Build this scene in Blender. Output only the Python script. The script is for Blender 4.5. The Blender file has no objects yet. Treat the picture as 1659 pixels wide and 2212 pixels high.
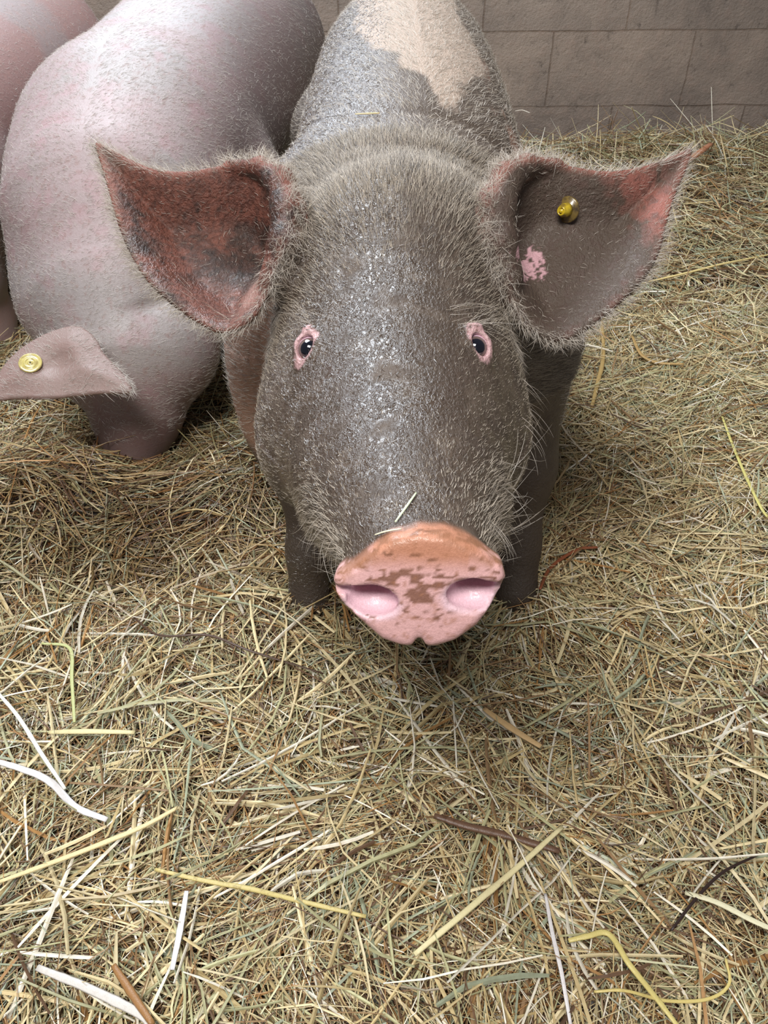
import bpy, math, numpy as np
from mathutils import Vector
DETAIL = 1.0
rng = np.random.default_rng(7)
C = bpy.context.scene.collection
S = bpy.context.scene
W_, H_, F_ = 1659.0, 2212.0, 1660.0
CAM_Z, PITCH = 0.92, math.radians(41)

# ---------------------------------------------------------------- camera, light, exposure
cam = bpy.data.objects.new('camera', bpy.data.cameras.new('camera')); C.objects.link(cam)
cam.data.sensor_fit = 'VERTICAL'; cam.data.sensor_height = 36; cam.data.lens = F_ / H_ * 36
cam.location = (0, 0, CAM_Z); cam.rotation_euler = (math.pi/2 - PITCH, 0, 0)
cam.data.clip_start = 0.02
S.camera = cam
S.view_settings.view_transform = 'Standard'; S.view_settings.look = 'None'
S.view_settings.gamma = 1; S.view_settings.exposure = 0.0
S.view_settings.use_curve_mapping = False
wd = bpy.data.worlds.new('world'); S.world = wd; wd.use_nodes = True
wd.node_tree.nodes['Background'].inputs[0].default_value = (0.95, 0.95, 1.0, 1)
wd.node_tree.nodes['Background'].inputs[1].default_value = 0.17
def area(name, loc, target, sx, sy, power, col):
    l = bpy.data.lights.new(name, 'AREA'); l.shape = 'RECTANGLE'; l.size = sx; l.size_y = sy
    l.energy = power; l.color = col
    o = bpy.data.objects.new(name, l); C.objects.link(o); o.location = loc
    o.rotation_euler = (Vector(target) - Vector(loc)).to_track_quat('-Z', 'Y').to_euler()
    return o
area('barn_window_light', (-0.65, 2.98, 1.45), (0, 0.9, 0.5), 1.2, 0.75, 18, (0.76, 0.87, 1.0))
area('skylight', (-0.75, 2.0, 2.4), (0.0, 0.7, 0.5), 1.25, 0.75, 66, (0.86, 0.93, 1.0))
area('ceiling_light', (-0.35, -0.45, 2.6), (0.1, 0.7, 0.2), 1.0, 0.7, 68, (1.0, 0.97, 0.93))

# ---------------------------------------------------------------- helpers
cp, sp = math.cos(PITCH), math.sin(PITCH)
def ray(px, py):
    u = (px - W_/2) / F_; v = (H_/2 - py) / F_
    return np.array([u, cp + v*sp, -sp + v*cp])
CAM = np.array([0, 0, CAM_Z])
def P(px, py, d): return CAM + d*ray(px, py)
def srgb(r, g, b):
    c = np.array([r, g, b])/255.0
    return np.where(c <= .04045, c/12.92, ((c+.055)/1.055)**2.4)
def sstep(a, b, x):
    t = np.clip((x-a)/(b-a), 0, 1); return t*t*(3-2*t)
def hash3(i, j, k, s=0):
    h = (i.astype(np.int64)*374761393 + j.astype(np.int64)*668265263 + k.astype(np.int64)*2147483647 + s*97531)
    h = (h ^ (h >> 13)) * 1274126177
    h = h ^ (h >> 16)
    return (h & 0xffffff) / float(0xffffff)
def vnoise(p, scale, seed=0):
    q = p*scale; i = np.floor(q).astype(np.int64); f = q - i; f = f*f*(3-2*f)
    r = 0
    for a in (0, 1):
        for b in (0, 1):
            for c in (0, 1):
                w = (f[:, 0] if a else 1-f[:, 0])*(f[:, 1] if b else 1-f[:, 1])*(f[:, 2] if c else 1-f[:, 2])
                r = r + w*hash3(i[:, 0]+a, i[:, 1]+b, i[:, 2]+c, seed)
    return r
def fbm(p, scale, seed=0, n=3):
    r = 0; a = .5; t = 0
    for o in range(n):
        r = r + a*vnoise(p, scale*2**o, seed+o); t += a; a *= .5
    return r/t
def tag(o, label=None, cat=None, group=None, kind=None):
    if label: o['label'] = label
    if cat: o['category'] = cat
    if group: o['group'] = group
    if kind: o['kind'] = kind
    return o
def empty(name, loc):
    o = bpy.data.objects.new(name, None); C.objects.link(o); o.location = loc; o.empty_display_size = .1
    return o
WPOS = {}
def make_mesh(name, V, faces, mat, parent=None, smooth=True, origin=(0, 0, 0)):
    """V (n,3); faces (m,k) array or list of arrays"""
    me = bpy.data.meshes.new(name)
    V = np.asarray(V, float) - np.asarray(origin)
    fl = faces if isinstance(faces, list) else [faces]
    me.vertices.add(len(V)); me.vertices.foreach_set('co', V.astype(np.float32).ravel())
    loops = np.concatenate([f.ravel() for f in fl]).astype(np.int32)
    sizes = np.concatenate([np.full(len(f), f.shape[1]) for f in fl]).astype(np.int32)
    starts = np.concatenate([[0], np.cumsum(sizes)[:-1]]).astype(np.int32)
    me.loops.add(len(loops)); me.loops.foreach_set('vertex_index', loops)
    me.polygons.add(len(sizes)); me.polygons.foreach_set('loop_start', starts)
    me.polygons.foreach_set('loop_total', sizes)
    me.update(calc_edges=True)
    me.polygons.foreach_set('use_smooth', np.full(len(sizes), smooth))
    me.validate()
    if mat: me.materials.append(mat)
    o = bpy.data.objects.new(name, me); C.objects.link(o)
    if parent is not None:
        o.parent = parent; o.location = np.asarray(origin) - WPOS.get(parent.name, np.asarray(parent.location))
    else: o.location = origin
    WPOS[o.name] = np.asarray(origin, float)
    return o
def set_col(o, name, col):
    at = o.data.attributes.new(name, 'FLOAT_COLOR', 'POINT')
    c = np.ones((len(col), 4), np.float32); c[:, :3] = col
    at.data.foreach_set('color', c.ravel())
def set_f(o, name, val):
    at = o.data.attributes.new(name, 'FLOAT', 'POINT'); at.data.foreach_set('value', val.astype(np.float32))
class NT:
    def __init__(s, name):
        s.m = bpy.data.materials.new(name); s.m.use_nodes = True; s.t = s.m.node_tree
        s.b = s.t.nodes['Principled BSDF']
    def n(s, typ, **kw):
        x = s.t.nodes.new(typ)
        for k, v in kw.items():
            if k in ('op',): x.operation = v
            elif isinstance(k, str) and hasattr(x, k): setattr(x, k, v)
        return x
    def l(s, a, b): s.t.links.new(a, b)
    def attr(s, name): x = s.n('ShaderNodeAttribute'); x.attribute_name = name; return x
    def noise(s, vec, scale, detail=3, rough=.55):
        x = s.n('ShaderNodeTexNoise'); x.inputs['Scale'].default_value = scale
        x.inputs['Detail'].default_value = detail; x.inputs['Roughness'].default_value = rough
        if vec is not None: s.l(vec, x.inputs['Vector'])
        return x
    def math(s, op, a, b=None, c=None, clamp=False):
        x = s.n('ShaderNodeMath'); x.operation = op; x.use_clamp = clamp
        for i, v in enumerate((a, b, c)):
            if v is None: continue
            if isinstance(v, (int, float)): x.inputs[i].default_value = v
            else: s.l(v, x.inputs[i])
        return x.outputs[0]
    def maprange(s, v, a, b, c, d):
        x = s.n('ShaderNodeMapRange'); s.l(v, x.inputs[0])
        for i, q in enumerate((a, b, c, d)): x.inputs[i+1].default_value = q
        return x.outputs[0]
    def mixc(s, f, a, b, blend='MIX'):
        x = s.n('ShaderNodeMix'); x.data_type = 'RGBA'; x.blend_type = blend
        for sock, v in ((x.inputs[0], f), (x.inputs[6], a), (x.inputs[7], b)):
            if isinstance(v, (int, float)): sock.default_value = v
            elif isinstance(v, (tuple, list, np.ndarray)): sock.default_value = tuple(v)[:3] + (1,)
            else: s.l(v, sock)
        return x.outputs[2]
    def coord(s, which='Object', scale=(1, 1, 1), rot=(0, 0, 0)):
        c = s.n('ShaderNodeTexCoord'); mp = s.n('ShaderNodeMapping'); mp.inputs['Scale'].default_value = scale
        mp.inputs['Rotation'].default_value = rot
        s.l(c.outputs[which], mp.inputs['Vector']); return mp.outputs[0]
    def bump(s, h, strength, dist, prev=None):
        x = s.n('ShaderNodeBump'); x.inputs['Strength'].default_value = strength if isinstance(strength, (int, float)) else 1
        if not isinstance(strength, (int, float)): s.l(strength, x.inputs['Strength'])
        x.inputs['Distance'].default_value = dist; s.l(h, x.inputs['Height'])
        if prev is not None: s.l(prev, x.inputs['Normal'])
        return x.outputs[0]

# ---------------------------------------------------------------- implicit shapes
def smin(a, b, k):
    h = np.clip(.5 + .5*(b-a)/k, 0, 1); return b + (a-b)*h - k*h*(1-h)
def smax(a, b, k): return -smin(-a, -b, k)
def ellipsoid(p, c, r, R=None):
    q = p - np.asarray(c)
    if R is not None: q = q @ np.asarray(R).T
    r = np.asarray(r); k0 = np.sqrt(((q/r)**2).sum(1)); k1 = np.sqrt(((q/(r*r))**2).sum(1)) + 1e-9
    return k0*(k0-1)/k1
def cone(p, a, b, ra, rb):
    a = np.asarray(a, float); b = np.asarray(b, float)
    ab = b-a; t = np.clip(((p-a)@ab)/(ab@ab), 0, 1)
    return np.sqrt(((p-a-t[:, None]*ab)**2).sum(1)) - (ra + (rb-ra)*t)
def chain(p, pts, k=.01):
    d = None
    for (a, ra), (b, rb) in zip(pts[:-1], pts[1:]):
        e = cone(p, a, b, ra, rb); d = e if d is None else smin(d, e, k)
    return d
def pchip(x, X, Y):
    X = np.asarray(X); Y = np.asarray(Y); h = np.diff(X); m = np.diff(Y)/h
    d = np.zeros_like(Y)
    for i in range(1, len(X)-1):
        if m[i-1]*m[i] > 0: d[i] = 2*m[i-1]*m[i]/(m[i-1]+m[i])
    d[0] = m[0]; d[-1] = m[-1]
    i = np.clip(np.searchsorted(X, x)-1, 0, len(X)-2); t = np.clip((x-X[i])/h[i], 0, 1)
    return (1+2*t)*(1-t)**2*Y[i] + t*(1-t)**2*h[i]*d[i] + t*t*(3-2*t)*Y[i+1] + t*t*(t-1)*h[i]*d[i+1]
def loft(p, T):
    """T rows: y, xc, halfwidth, zc, ztop, zbot, n_top, n_bot"""
    T = np.asarray(T); y = p[:, 1]
    g = [pchip(y, T[:, 0], T[:, c]) for c in range(1, 8)]
    dz = p[:, 2] - g[2]; up = dz > 0
    rz = np.where(up, g[3]-g[2], g[2]-g[4]); n = np.where(up, g[5], g[6])
    q = (np.abs((p[:, 0]-g[0])/g[1])**n + np.abs(dz/rz)**n)**(1/n)
    f = (q-1)*np.minimum(g[1], rz)
    return f
def poly_sd(a, b, poly):
    """signed distance to a 2D polygon, negative inside"""
    poly = np.asarray(poly); d = np.full(len(a), 1e9); ins = np.zeros(len(a), bool)
    for i in range(len(poly)):
        x0, y0 = poly[i]; x1, y1 = poly[(i+1) % len(poly)]
        ex, ey = x1-x0, y1-y0; t = np.clip(((a-x0)*ex+(b-y0)*ey)/(ex*ex+ey*ey), 0, 1)
        d = np.minimum(d, (a-x0-t*ex)**2 + (b-y0-t*ey)**2)
        c = (y0 > b) != (y1 > b)
        if ey != 0: ins ^= c & (a < ex*(b-y0)/ey + x0)
    d = np.sqrt(d); return np.where(ins, -d, d)
class Plane:
    def __init__(s, A, B, D):
        s.o = np.asarray(A); n = np.cross(np.asarray(B)-s.o, np.asarray(D)-s.o); n /= np.linalg.norm(n)
        if n @ (CAM - s.o) < 0: n = -n
        s.n = n; s.a = np.cross([0, 0, 1.], n); s.a /= np.linalg.norm(s.a); s.b = np.cross(n, s.a)
    def px(s, px, py):
        r = ray(px, py); t = ((s.o-CAM)@s.n)/(r@s.n); q = CAM+t*r-s.o; return (q@s.a, q@s.b)
    def w(s, a, b, c=0): return s.o + a*s.a + b*s.b + c*s.n
    def loc(s, p): q = p-s.o; return q@s.a, q@s.b, q@s.n
def smooth_poly(pts, n=2):
    p = np.asarray(pts, float)
    for _ in range(n):
        q = np.roll(p, -1, 0); p = np.stack([.75*p+.25*q, .25*p+.75*q], 1).reshape(-1, 2)
    return p
def local(f, p, c, r, far=None):
    """evaluate f only within r of c, elsewhere a lower bound distance"""
    d = np.sqrt(((p-np.asarray(c))**2).sum(1)); out = d - r + .03
    m = d < r; 
    if m.any(): out[m] = f(p[m])
    return out

def surface_nets(F, xs, ys, zs):
    ins = F < 0; nx, ny, nz = F.shape
    s = np.zeros((nx-1, ny-1, nz-1), np.uint8)
    for a in (0, 1):
        for b in (0, 1):
            for c in (0, 1): s += ins[a:nx-1+a, b:ny-1+b, c:nz-1+c]
    act = (s > 0) & (s < 8); del s
    idx = np.argwhere(act); ids = np.full(act.shape, -1, np.int32); ids[act] = np.arange(len(idx)); del act
    i, j, k = idx.T; pos = np.zeros((len(idx), 3)); cnt = np.zeros(len(idx))
    co = [(a, b, c) for a in (0, 1) for b in (0, 1) for c in (0, 1)]
    X = (xs, ys, zs)
    for A in co:
        for ax in range(3):
            if A[ax]: continue
            B = list(A); B[ax] = 1
            fa = F[i+A[0], j+A[1], k+A[2]]; fb = F[i+B[0], j+B[1], k+B[2]]
            m = (fa < 0) != (fb < 0); t = np.where(m, fa/np.where(m, fa-fb, 1), 0)
            pa = [X[q][idx[:, q]+A[q]] for q in range(3)]
            pa[ax] = pa[ax] + t*(X[ax][idx[:, ax]+1]-X[ax][idx[:, ax]])
            for q in range(3): pos[:, q] += np.where(m, pa[q], 0)
            cnt += m
    pos /= cnt[:, None]
    faces = []
    for ax in range(3):
        sl0 = [slice(1, -1)]*3; sl1 = [slice(1, -1)]*3
        sl0[ax] = slice(0, -1); sl1[ax] = slice(1, None)
        c = ins[tuple(sl0)] != ins[tuple(sl1)]
        e = np.argwhere(c); off = np.ones(3, int); off[ax] = 0; e = e+off
        u, v = [q for q in range(3) if q != ax]
        def cid(du, dv):
            g = e.copy(); g[:, u] += du; g[:, v] += dv; return ids[g[:, 0], g[:, 1], g[:, 2]]
        q = np.stack([cid(-1, -1), cid(0, -1), cid(0, 0), cid(-1, 0)], 1)
        flip = ins[e[:, 0], e[:, 1], e[:, 2]]
        if ax == 1: flip = ~flip
        q[~flip] = q[~flip][:, ::-1]
        faces.append(q)
    f = np.concatenate(faces); f = f[(f >= 0).all(1)]
    return pos, f
def polygonise(sdf, xs, ys, zs, stride=6, slack=1.6):
    """dense result, evaluated only near the surface"""
    def pad(a):
        n = -(-(len(a)-1)//stride)*stride+1
        while len(a) < n: a = np.append(a, a[-1]+(a[-1]-a[-2]))
        return a
    xs, ys, zs = pad(xs), pad(ys), pad(zs)
    nb = [(len(a)-1)//stride for a in (xs, ys, zs)]
    cc = [.5*(a[:-1:stride]+a[stride::stride]) for a in (xs, ys, zs)]
    hh = [.5*(a[stride::stride]-a[:-1:stride]) for a in (xs, ys, zs)]
    G = np.stack(np.meshgrid(*cc, indexing='ij'), -1).reshape(-1, 3)
    R = np.sqrt(sum(np.meshgrid(*[h*h for h in hh], indexing='ij'))).ravel()
    f = np.concatenate([sdf(g) for g in np.array_split(G, max(1, len(G)//400000))])
    actb = (np.abs(f) < R*slack + .004).reshape(nb); fb = np.where(f < 0, -1, 1).astype(np.float32).reshape(nb)
    F = np.ones((len(xs), len(ys), len(zs)), np.float32)
    F[:-1, :-1, :-1] = np.repeat(np.repeat(np.repeat(fb, stride, 0), stride, 1), stride, 2)
    st = np.arange(stride+1)
    B = np.argwhere(actb); o = np.stack(np.meshgrid(st, st, st, indexing='ij'), -1).reshape(-1, 3)
    for ch in np.array_split(B, max(1, len(B)*len(o)//1500000)):
        g = (ch[:, None, :]*stride + o[None]).reshape(-1, 3)
        p = np.stack([xs[g[:, 0]], ys[g[:, 1]], zs[g[:, 2]]], 1)
        F[g[:, 0], g[:, 1], g[:, 2]] = sdf(p)
    return surface_nets(F, xs, ys, zs)
def vnormals(V, f):
    a = V[f[:, 2]]-V[f[:, 0]]; b = V[f[:, 3]]-V[f[:, 1]]; n = np.cross(a, b)
    N = np.zeros_like(V)
    for c in range(4):
        for q in range(3): N[:, q] += np.bincount(f[:, c], n[:, q], len(V))
    ar = .5*np.sqrt((n*n).sum(1))
    return N/(np.sqrt((N*N).sum(1))[:, None]+1e-12), ar
def march(sdf, px, py, d0=.3, d1=3.0):
    ds = np.linspace(d0, d1, 1400); p = CAM + ds[:, None]*ray(px, py); f = sdf(p)
    k = np.argmax(f < 0)
    if f[k] >= 0: return None
    t = f[k-1]/(f[k-1]-f[k]) if k else 0
    return CAM + (ds[k-1]+t*(ds[k]-ds[k-1]))*ray(px, py)
def grad(sdf, p, e=.002):
    p = np.asarray(p); q = np.array([p+d for s in (1, -1) for d in (np.eye(3)*e*s)]); f = sdf(q)
    g = f[:3]-f[3:]; return g/np.linalg.norm(g)

# ================================================================ SETTING
def boxmesh(name, lo, hi, mat, parent=None):
    lo = np.array(lo); hi = np.array(hi); c = np.array([(x, y, z) for x in (0, 1) for y in (0, 1) for z in (0, 1)])
    V = lo + c*(hi-lo)
    f = np.array([[0, 1, 3, 2], [4, 6, 7, 5], [0, 4, 5, 1], [2, 3, 7, 6], [0, 2, 6, 4], [1, 5, 7, 3]])
    return make_mesh(name, V, f, mat, parent, smooth=False)
m = NT('concrete_block_wall')
vec = m.coord('Object')
br = m.n('ShaderNodeTexBrick'); sx = m.n('ShaderNodeSeparateXYZ'); cb = m.n('ShaderNodeCombineXYZ')
nz0 = m.noise(vec, 6, 3)
m.l(vec, sx.inputs[0])
wob = m.math('MULTIPLY', m.math('SUBTRACT', nz0.outputs[0], .5), .015)
m.l(m.math('ADD', sx.outputs[0], m.math('ADD', wob, -.095)), cb.inputs[0]); m.l(m.math('ADD', sx.outputs[2], m.math('ADD', wob, .052)), cb.inputs[1])
m.l(cb.outputs[0], br.inputs['Vector'])
br.inputs['Scale'].default_value = 1; br.inputs['Brick Width'].default_value = .5; br.inputs['Row Height'].default_value = .24
br.inputs['Mortar Size'].default_value = .003; br.inputs['Mortar Smooth'].default_value = .3
br.inputs['Color1'].default_value = (1, 1, 1, 1); br.inputs['Color2'].default_value = (.82, .84, .86, 1); br.inputs['Mortar'].default_value = (.72, .68, .64, 1)
n1 = m.noise(vec, 3.0, 5, .65); n2 = m.noise(vec, 22, 5, .7); n3 = m.noise(vec, 110, 3, .7)
c1 = m.mixc(m.maprange(n1.outputs[0], .35, .65, 0, 1), srgb(178, 160, 146), srgb(142, 128, 118))
c2 = m.mixc(m.maprange(n2.outputs[0], .5, .75, 0, .7), c1, srgb(176, 152, 138))
c2 = m.mixc(m.maprange(n2.outputs[0], .42, .3, 0, .6), c2, srgb(70, 62, 57))
c3 = m.mixc(1.0, c2, br.outputs['Color'], 'MULTIPLY')
m.l(c3, m.b.inputs['Base Color']); m.b.inputs['Roughness'].default_value = .75
hb = m.math('ADD', m.math('MULTIPLY', br.outputs['Fac'], m.maprange(m.noise(vec, 4, 3).outputs[0], .35, .6, -1.0, -.1)), m.math('MULTIPLY', n2.outputs[0], .5))
m.l(m.bump(m.math('ADD', hb, m.math('MULTIPLY', n3.outputs[0], .25)), .8, .012), m.b.inputs['Normal'])
WALL = m.m
WY = 3.10
wall = boxmesh('wall_back', (-3.2, 0, -.02), (3.2, .2, 2.6), WALL)
wall.location = (0, WY, 0); wall.rotation_euler = (0, 0, math.radians(2.0)); tag(wall, kind='structure')
m = NT('dark_concrete_floor'); m.b.inputs['Roughness'].default_value = .9
nn = m.noise(m.coord('Object'), 5, 5)
m.l(m.mixc(nn.outputs[0], srgb(70, 58, 46), srgb(104, 90, 74)), m.b.inputs['Base Color'])
floor = boxmesh('floor', (-3.2, -1.4, -.06), (3.2, 3.35, -.02), m.m); tag(floor, kind='structure')

# ================================================================ MAIN PIG
T1 = [ # y, xc, hw, zc, top, bot, n_top, n_bot
 (.300, .022, .046, .568, .602, .534, 2.0, 2.0),
 (.352, .022, .046, .564, .600, .525, 2.0, 2.0),
 (.375, .021, .050, .560, .600, .515, 2.0, 2.1),
 (.41, .019, .062, .540, .600, .495, 2.0, 2.2),
 (.46, .017, .082, .515, .600, .462, 2.0, 2.2),
 (.55, .013, .102, .492, .604, .420, 2.0, 2.2),
 (.64, .010, .120, .482, .620, .385, 2.0, 2.1),
 (.72, .010, .130, .475, .644, .355, 2.0, 2.1),
 (.79, .014, .140, .465, .660, .320, 2.0, 2.0),
 (.87, .016, .190, .430, .658, .280, 2.1, 2.0),
 (1.0, .012, .228, .400, .668, .235, 2.1, 2.1),
 (1.2, .036, .190, .455, .698, .235, 2.1, 2.2),
 (1.45, .040, .190, .470, .715, .245, 2.2, 2.2),
 (1.70, .042, .190, .480, .722, .270, 2.2, 2.2),
 (1.90, .042, .175, .490, .712, .320, 2.1, 2.0),
 (2.02, .042, .125, .505, .670, .380, 2.0, 2.0),
 (2.10, .042, .030, .520, .560, .470, 2.0, 2.0)]
# snout disc plane
dc = P(905, 1272, .478)
dn = np.array([-.06, -.80, .36]); dn /= np.linalg.norm(dn)
dp = Plane(dc, dc+np.cross(dn, [0, 0, 1]), dc+np.cross(dn, [1, 0, 0]))
disc_px = [(718, 1252), (728, 1238), (762, 1222), (800, 1192), (845, 1160), (905, 1147), (960, 1152), (1010, 1172), (1050, 1198),
           (1085, 1222), (1093, 1245), (1088, 1268), (1062, 1310), (1030, 1350), (985, 1382), (945, 1395), (905, 1398), (865, 1394),
           (825, 1380), (785, 1345), (745, 1310), (722, 1280)]
disc_poly = np.array([dp.px(*q) for q in disc_px])
def sd_disc(p):
    a, b, w = dp.loc(p)
    # face slightly domed, leaning rim
    d2 = poly_sd(a, b, disc_poly)
    dome = .004*np.cos(np.clip(a/.055, -1, 1)*1.5)*np.cos(np.clip(b/.04, -1, 1)*1.2)
    ww = w - dome + .012
    q0 = d2+.006; q1 = np.abs(ww) - .014 + .006
    return np.minimum(np.maximum(q0, q1), 0) + np.sqrt(np.maximum(q0, 0)**2+np.maximum(q1, 0)**2) - .006
def dwp(px, py, w=0): a, b = dp.px(px, py); return dp.w(a, b, w)
nost = []
for (px, py, s) in ((806, 1290, -1), (1020, 1278, 1)):
    c = dwp(px, py)
    nost.append((c, s))
def ear_frame(A, B, D, outline, cup, rim_pts, med):
    pl = Plane(A, B, D); poly = np.array([pl.px(*q) for q in smooth_poly(outline, 1)])
    cen = poly.mean(0)
    rim = [(pl.w(*pl.px(x, y), c), r) for (x, y, c, r) in rim_pts]
    medc = np.array(pl.px(*med)); wc = pl.w(*cen)
    rad = np.sqrt(((poly-cen)**2).sum(1)).max() + .05
    def f(p):
        a, b, w = pl.loc(p); D = poly_sd(a, b, poly); e = np.clip(-D/.05, 0, 1)
        h = -cup*(e*e*(3-2*e)) - .016*np.exp(-((a-medc[0])**2+(b-medc[1])**2)/.035**2)*e
        g = np.where((e > 0) & (e < 1), abs(cup)*6*e*(1-e)/.05, 0)
        t = .0042
        q = np.abs(w-h)/np.sqrt(1+g*g) - t
        r = smax(q, D, .005)
        if rim: r = smin(r, chain(p, rim, .01), .010)
        return r
    return dict(pl=pl, poly=poly, f=lambda p: local(f, p, wc, rad), c=wc, cen=cen, rad=rad)
earL = ear_frame(P(600, 560, .775), P(205, 310, .83), P(480, 725, .755),
    [(200, 302), (240, 322), (290, 350), (335, 368), (400, 374), (465, 362), (525, 355), (580, 372), (618, 408), (640, 450), (650, 505),
     (635, 560), (600, 600), (575, 650), (552, 690), (515, 716), (478, 724), (430, 703), (360, 652), (308, 600), (275, 540), (252, 480), (236, 420), (218, 358)],
    .040, [(500, 362, .002, .005), (570, 376, .010, .009), (612, 420, .018, .014), (630, 480, .018, .017), (625, 545, .012, .018), (600, 600, .0, .018)], (545, 480))
earR = ear_frame(P(1085, 560, .775), P(1495, 320, .83), P(1230, 735, .765),
    [(1500, 315), (1462, 334), (1420, 350), (1370, 366), (1300, 373), (1240, 362), (1190, 352), (1135, 362), (1085, 390), (1052, 430), (1035, 480),
     (1045, 540), (1075, 600), (1100, 650), (1125, 700), (1160, 728), (1210, 742), (1250, 728), (1300, 690), (1360, 640), (1405, 590), (1428, 540), (1438, 490), (1455, 430), (1482, 370)],
    .030, [(1200, 358, .002, .005), (1130, 372, .010, .010), (1085, 410, .018, .015), (1062, 470, .018, .018), (1068, 540, .012, .018), (1092, 600, .0, .018)], (1150, 490))
def legs(p, L):
    d = None
    for ch in L:
        e = chain(p, ch, .03); d = e if d is None else np.minimum(d, e)
    return d
LEG1 = [
 [((-.09, .98, .38), .10), ((-.108, .88, .22), .044), ((-.113, .83, .12), .028), ((-.115, .80, .045), .032)],
 [((.175, .98, .38), .10), ((.200, .91, .22), .052), ((.205, .86, .11), .030), ((.205, .82, .045), .034)],
 [((-.09, 1.88, .42), .12), ((-.10, 1.96, .24), .055), ((-.10, 1.94, .12), .034), ((-.10, 1.90, .035), .038)],
 [((.17, 1.88, .42), .12), ((.18, 1.96, .24), .055), ((.18, 1.94, .12), .034), ((.18, 1.90, .035), .038)]]
def sd_base(p):
    f = loft(p, T1); f = np.maximum(f, p[:, 1]-2.095)
    w = dp.loc(p)[2]; f = smax(f, w+.006, .01)
    # cheeks / jowls, brow bumps, nasal bridge
    f = smin(f, ellipsoid(p, (.092, .66, .46), (.05, .09, .06)), .05)
    f = smin(f, ellipsoid(p, (-.074, .66, .46), (.05, .09, .06)), .05)
    f = smin(f, ellipsoid(p, (.02, .80, .615), (.085, .07, .055)), .05)
    f = smin(f, ellipsoid(p, (-.142, .935, .345), (.068, .11, .13)), .05)
    f = smin(f, legs(p, LEG1), .05)
    return f
# eyes: found on the face
EYES = []
for (px, py, s) in ((664, 752, -1), (1032, 748, 1)):
    h = march(sd_base, px, py); n = grad(sd_base, h)
    tc = CAM-h; tc /= np.linalg.norm(tc); n = .45*n+.55*tc; n /= np.linalg.norm(n); EYES.append((h - .0075*n, n, s, h))
def sd_pig(p):
    f = sd_base(p)
    f = smin(f, earL['f'](p), .016); f = smin(f, earR['f'](p), .016)
    f = smin(f, local(sd_disc, p, dc, .12), .006)
    m = np.sqrt(((p-dc)**2).sum(1)) < .11
    if m.any():
        q = p[m]; g = f[m]
        for c, s in nost:
            # hollow running up and inwards with a sloped floor
            R = np.array([dp.a, dp.b, dp.n])
            g = smax(g, -ellipsoid(q, c - .001*dp.b, (.0165, .0105, .010), R), .004)
            g = smax(g, -ellipsoid(q, c - .010*dp.n + .0045*dp.b + s*.001*dp.a, (.0125, .0065, .012), R), .003)
            g = smax(g, -ellipsoid(q, c + s*.016*dp.a + .0045*dp.b, (.011, .0028, .006), R), .003)
        a, b, w = dp.loc(q); na, nb = dp.px(905, 1400)
        g = smax(g, -(np.sqrt(((a-na)/.0035)**2 + ((b-nb)/.008)**2 + ((w-.002)/.02)**2)-1)*.0035, .004)
        f[m] = g
    for c, n, s, h in EYES:
        m = np.sqrt(((p-h)**2).sum(1)) < .05
        if not m.any(): continue
        q = p[m]; g = f[m]
        up = np.array([0, 0, 1.]) - n*n[2]; up /= np.linalg.norm(up); sd = np.cross(up, n)
        g = smin(g, ellipsoid(q, c, (.0162, .0162, .0162)), .012)
        g = smin(g, ellipsoid(q, c+.007*n+.017*up, (.011, .0045, .0045), np.array([sd, up, n])), .006)
        g = smin(g, ellipsoid(q, c+.007*n-.016*up, (.010, .0035, .004), np.array([sd, up, n])), .006)
        g = smax(g, -ellipsoid(q, c+.012*n, (.0076, .0112, .018), np.array([sd, up, n])), .002)
        f[m] = g
    # neck folds behind the crown
    m = (p[:, 1] > .84) & (p[:, 1] < 1.2) & (p[:, 2] > .5)
    if m.any():
        q = p[m]
        for y0, dx in ((.93, .25), (1.04, .35)):
            yy = y0 + dx*np.abs(q[:, 0]-.03)**1.0*0 + .12*np.maximum(q[:, 0]-.03, 0)
            f[m] += .006*np.exp(-((q[:, 1]-yy)/.013)**2)*sstep(-.08, .10, q[:, 0]-.0)
    return f
xs = np.arange(-.40, .46, .0021/DETAIL)
ys = np.concatenate([np.arange(.29, .90, .0021/DETAIL), np.arange(.90, 2.13, .006/DETAIL)])
zs = np.concatenate([np.arange(-.01, .34, .008/DETAIL), np.arange(.34, .76, .0022/DETAIL)])
V1, F1 = polygonise(sd_pig, xs, ys, zs)
N1, A1 = vnormals(V1, F1)

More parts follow.
